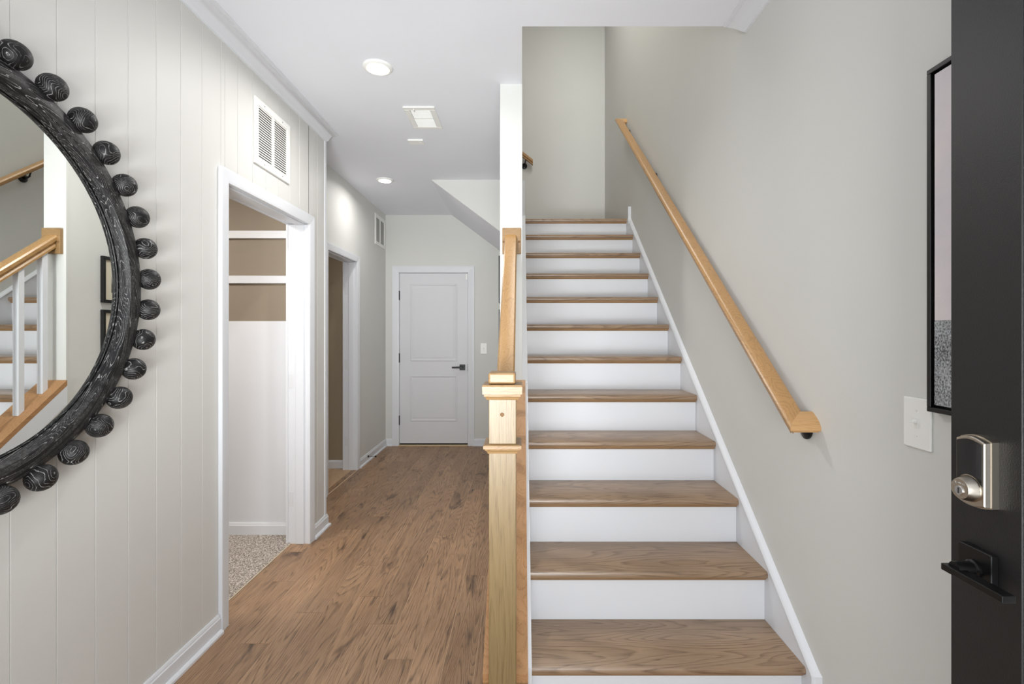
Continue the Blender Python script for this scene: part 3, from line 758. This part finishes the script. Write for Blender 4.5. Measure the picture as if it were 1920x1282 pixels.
# ------------------------------------------------------------ CEILING FIXTURES
def downlight(x, y, label):
    g = thing('recessed_ceiling_light', label, 'ceiling light', (x, y, ZC), 'recessed hall lights')
    build(MB().lathe([(.050, 0), (.074, 0), (.0745, -.003), (.072, -.009), (.060, -.014), (.053, -.012), (.050, -.006)], (x, y, ZC), (0, 0, 1), 48), 'trim_ring', 'plastic', g, smooth=True)
    build(MB().lathe([(.053, -.0125), (.040, -.0155), (.015, -.017)], (x, y, ZC), (0, 0, 1), 40), 'lens', 'lamp', g, smooth=True)
downlight(-.745, 2.53, 'round recessed ceiling light nearer the entrance')
downlight(-1.232, 4.40, 'round recessed ceiling light farther down the hall')

vx0, vx1, vy0, vy1 = -.725, -.530, 2.967, 3.289
vt = thing('ceiling_vent', 'rectangular white supply register with louvres in the hall ceiling', 'vent', ((vx0+vx1)/2, (vy0+vy1)/2, ZC))
mb = MB(); t = .009; m = .036
mb.box(vx0, vx1, vy0, vy0+m, ZC-t, ZC, .003).box(vx0, vx1, vy1-m, vy1, ZC-t, ZC, .003).box(vx0, vx0+m, vy0+m, vy1-m, ZC-t, ZC, .003).box(vx1-m, vx1, vy0+m, vy1-m, ZC-t, ZC, .003)
mb.box(vx0+m, vx1-m, (vy0+vy1)/2-.004, (vy0+vy1)/2+.004, ZC-.008, ZC, .001)
build(mb, 'frame', 'metalwhite', vt)
build(MB().box(vx0+m, vx1-m, vy0+m, vy1-m, ZC-.001, ZC), 'duct_shade', 'void', vt)  # thin dark sheet painted as the shade of the duct above
ym = (vy0+vy1)/2
for sgn, a, b_ in ((1, vy0+m, ym-.004), (-1, ym+.004, vy1-m)):
    n = 8; p = (b_-a)/n
    for k in range(n):
        c = a+p*(k+.5)
        q = .0056 if sgn == 1 else .0088
        pts = [(c-p*.06, ZC-.0010), (c-p*.06+.001, ZC-.0010), (c+p*.16, ZC-q), (c+p*.16-.001, ZC-q)]
        build(MB().prism(pts, 0, vx0+m+.001, vx1-m-.001), 'slat', 'metalwhite', vt)
build(MB().box(vx0+.060, vx0+.066, vy0+.020, vy0+.050, ZC-.016, ZC-.008, .001), 'damper_lever', 'metalwhite', vt)
dv = thing('ceiling_sensor', 'small flat white rectangular device behind the ceiling register', 'detector', (-.757, 3.511, ZC))
build(MB().box(-.812, -.702, 3.473, 3.549, ZC-.012, ZC, .004, 2), 'housing', 'plastic', dv)
build(MB().box(-.735, -.718, 3.500, 3.515, ZC-.0135, ZC-.0118, .0005), 'sensor_lens', 'metalwhite', dv)

# ------------------------------------------------------------ SWITCHES
def switch(name, label, o, u, nrm, w, hgt, lever=True):
    """o centre on the wall, u plate's sideways axis, nrm out of the wall"""
    O, U, Nn = Vector(o), Vector(u), Vector(nrm)
    g = thing(name, label, 'light switch', o)
    def bx(mb, a0, a1, b0, b1, c0, c1, bev):
        t = MB().box(a0, a1, b0, b1, c0, c1, bev, 2).bm
        for v in t.verts: v.co = O+U*v.co.x+Vector((0, 0, 1))*v.co.y+Nn*v.co.z
        bmesh.ops.recalc_face_normals(t, faces=t.faces[:]); mb._merge(t)
    mb = MB(); bx(mb, -w/2, w/2, -hgt/2, hgt/2, 0, .006, .0025); build(mb, 'plate', 'plastic', g)
    mb = MB(); bx(mb, -.006, .006, -.013, .013, .005, .0068, .0005); build(mb, 'toggle_slot', 'metalwhite', g)
    mb = MB(); bx(mb, -.0045, .0045, .001, .009, .0065, .018, .0015); build(mb, 'toggle', 'plastic', g)
    for s in (-1, 1):
        build(MB().lathe([(.0036, .0058), (.003, .0072)], O+Vector((0, 0, s*.031)), Nn, 12), 'screw', 'metalwhite', g)
    return g
switch('light_switch', 'white toggle switch plate on the right wall beside the open black door', (XR, 1.199, 1.104), (0, -1, 0), (-1, 0, 0), .083, .124)
switch('light_switch', 'small white toggle switch right of the white hall door', (-.4425, YB, 1.1405), (1, 0, 0), (0, -1, 0), .075, .125)

# door stop on the baseboard
dsx = XH+.013
ds = thing('door_stop', 'small black spring door stop on the far hall baseboard', 'door stop', (dsx, 5.02, .052))
mb = MB().lathe([(.012, 0), (.012, .006), (.006, .009), (.005, .012)], (dsx, 5.02, .052), (1, 0, 0), 14)
build(mb, 'base', 'black', ds)
mb = MB()
mb.tube([(dsx+.01+.0007*i, 5.02+.0045*math.cos(i*.9), .052+.0045*math.sin(i*.9)) for i in range(90)], .0011, 5)
build(mb, 'spring', 'black', ds)
build(MB().lathe([(.006, 0), (.0085, .002), (.0085, .013), (.006, .015)], (dsx+.072, 5.02, .052), (1, 0, 0), 14), 'rubber_tip', 'black', ds)

# ------------------------------------------------------------ PICTURES
def picture_on_hall(label, z0, z1):
    x = WL; y0, y1 = 2.925, 3.33; d = .020; w = .019
    g = thing('framed_print', label, 'picture', (x, (y0+y1)/2, z0), 'black-framed prints on the stair wall')
    mb = MB().box(x-d, x, y0, y1, z0, z0+w, .0015).box(x-d, x, y0, y1, z1-w, z1, .0015).box(x-d, x, y0, y0+w, z0+w, z1-w, .0015).box(x-d, x, y1-w, y1, z0+w, z1-w, .0015)
    build(mb, 'frame', 'frameblack', g)
    build(MB().box(x-.009, x-.001, y0+w, y1-w, z0+w, z1-w), 'mat_board', 'mat', g)
    build(MB().box(x-.0105, x-.009, y0+w+.050, y1-w-.050, z0+w+.045, z1-w-.045), 'print', 'print', g)
picture_on_hall('upper of two small black-framed prints, seen reflected in the mirror', 1.507, 1.788)
picture_on_hall('lower of two small black-framed prints, seen reflected in the mirror', 1.184, 1.465)

fx = .952
cv = thing('framed_canvas', 'tall abstract canvas in thin black float frame behind the black door', 'picture', (XR, .83, 1.142))
y0, y1, z0, z1, w = .52, 1.146, 1.142, 1.941, .011
mb = MB().box(fx, XR, y0, y1, z0, z0+w, .001).box(fx, XR, y0, y1, z1-w, z1, .001).box(fx, XR, y0, y0+w, z0+w, z1-w, .001).box(fx, XR, y1-w, y1, z0+w, z1-w, .001)
mb.box(XR-.006, XR-.001, y0+w, y1-w, z0+w, z1-w)
build(mb, 'frame', 'frameblack', cv)
zs = 1.354
build(MB().box(fx+.004, XR-.006, y0+w+.006, y1-w-.006, zs, z1-w-.006, .001), 'pale_canvas', 'artpink', cv)['label'] = 'pale pinkish white upper field'
build(MB().box(fx+.0035, XR-.006, y0+w+.006, y1-w-.006, z0+w+.006, zs, .001), 'woven_canvas', 'weave', cv)['label'] = 'dark grey woven lower field'

# ------------------------------------------------------------ FRONT DOOR (open)
dx = .80; dt = .044; dy1 = .909; sy = .7785
fd = thing('front_door', 'open black entrance door edge-on at the right with silver keypad lock', 'door', (dx, .0, 0)); fd.name = 'door_4'; fd['kind'] = 'structure'
mb = MB().box(dx, dx+dt, sy, dy1, .01, 2.20, .0015).box(dx, dx+dt, .0, .131, .01, 2.20, .0015).box(dx, dx+dt, .131, sy, .01, .30).box(dx, dx+dt, .131, sy, 2.05, 2.20)
build(mb, 'door_frame', 'blackdoor', fd)
build(MB().box(dx+.020, dx+.024, .131, sy, .30, 2.05), 'glass_pane', 'glass', fd)
# keypad deadbolt
kl = thing('keypad_deadbolt', 'satin nickel keypad deadbolt with key cylinder on the black door', 'door lock', (dx, .846, 1.085))
ky0, ky1, kz0, kz1 = .8167, .8755, 1.030, 1.142
def lockpoly(ins, top=.0075, bot=.006):
    a, b_, c, d = ky0+ins, ky1-ins, kz0+ins, kz1-ins; n = 12; P = []
    for i in range(n+1):
        f = i/n; P.append((a+(b_-a)*f, c-bot*math.sin(PI*f)**1.0))
    for i in range(n+1):
        f = i/n; P.append((b_-(b_-a)*f, d+top*math.sin(PI*f)))
    return P
mb = MB().loft([[(dx, y, z) for y, z in lockpoly(0)], [(dx-.0115, y, z) for y, z in lockpoly(0)], [(dx-.0115, y, z) for y, z in lockpoly(.0015)],
                [(dx-.0205, y, z) for y, z in lockpoly(.0025)], [(dx-.0222, y, z) for y, z in lockpoly(.004)]])
build(mb, 'body', 'nickel', kl)
# glass face with the bite round the cylinder
ccy, ccz, cr = .8465, 1.056, .0225
P = []; n = 12; ins = .0058
a, b_, d = ky0+ins, ky1-ins, kz1-ins; zl = 1.066
for i in range(n+1):
    f = i/n; P.append((b_-(b_-a)*f, d+.006*math.sin(PI*f)))
for i in range(n+1):
    f = i/n; yy = a+(b_-a)*f; r_ = .0245
    dy = yy-ccy; zz_ = zl
    if abs(dy) < r_: zz_ = max(zl, ccz+math.sqrt(r_*r_-dy*dy)) 
    P.append((yy, zz_))
build(MB().prism(P, 0, dx-.0236, dx-.0218), 'touch_screen', 'glassblack', kl)
build(MB().lathe([(cr, .020), (cr, .0225), (cr-.0008, .026), (.0175, .0385), (.0170, .0395), (.0005, .0395)], (dx, ccy, ccz), (-1, 0, 0), 40), 'cylinder_guard', 'nickel', kl, smooth=True)
kc = build(MB().lathe([(.0082, .039), (.0082, .0408), (.0074, .0415), (.0005, .0415)], (dx, ccy, ccz-.003), (-1, 0, 0), 28), 'key_cylinder', 'chrome', kl, smooth=True)
build(MB().box(dx-.0422, dx-.0414, ccy-.0008, ccy+.0008, ccz-.008, ccz+.002), 'keyway', 'void', kc)
fc = bpy.data.curves.new('lettering', 'FONT'); fc.body = 'Kwikset'; fc.size = .0062; fc.align_x = 'CENTER'; fc.extrude = .0002
fc.materials.append(M['chrome'])
_t = bpy.data.objects.new('tmp_text', fc); COL.objects.link(_t)
bpy.context.view_layer.update()
_me = bpy.data.meshes.new_from_object(_t.evaluated_get(bpy.context.evaluated_depsgraph_get()))
bpy.data.objects.remove(_t); bpy.data.curves.remove(fc)
fo = bpy.data.objects.new('lettering', _me); COL.objects.link(fo); fo.parent = kl
fo.matrix_local = Matrix(((0, 0, -1, -.0397), (-1, 0, 0, ccy-.846), (0, 1, 0, ccz+.0078-1.085), (0, 0, 0, 1)))
# lever handle
lv = thing('lever_handle', 'matte black lever handle on square rosette below the keypad', 'door handle', (dx, .848, .92))
build(MB().box(dx-.0119, dx, .8175, .8797, .8895, .9515, .0012), 'rosette', 'black', lv)
build(MB().lathe([(.0150, .0119), (.0150, .016), (.0118, .018), (.0118, .045), (.0115, .047)], (dx, .8486, .9165), (-1, 0, 0), 28), 'neck', 'black', lv, smooth=True)
build(MB().box(.7445, .7665, .755, .866, .9068, .9185, .0014, 2), 'lever', 'black', lv)
build(MB().lathe([(.0016, .0), (.0016, -.0012)], (dx-.030, .8486-.0112, .914), (0, 1, 0), 10), 'set_screw', 'chrome', lv)
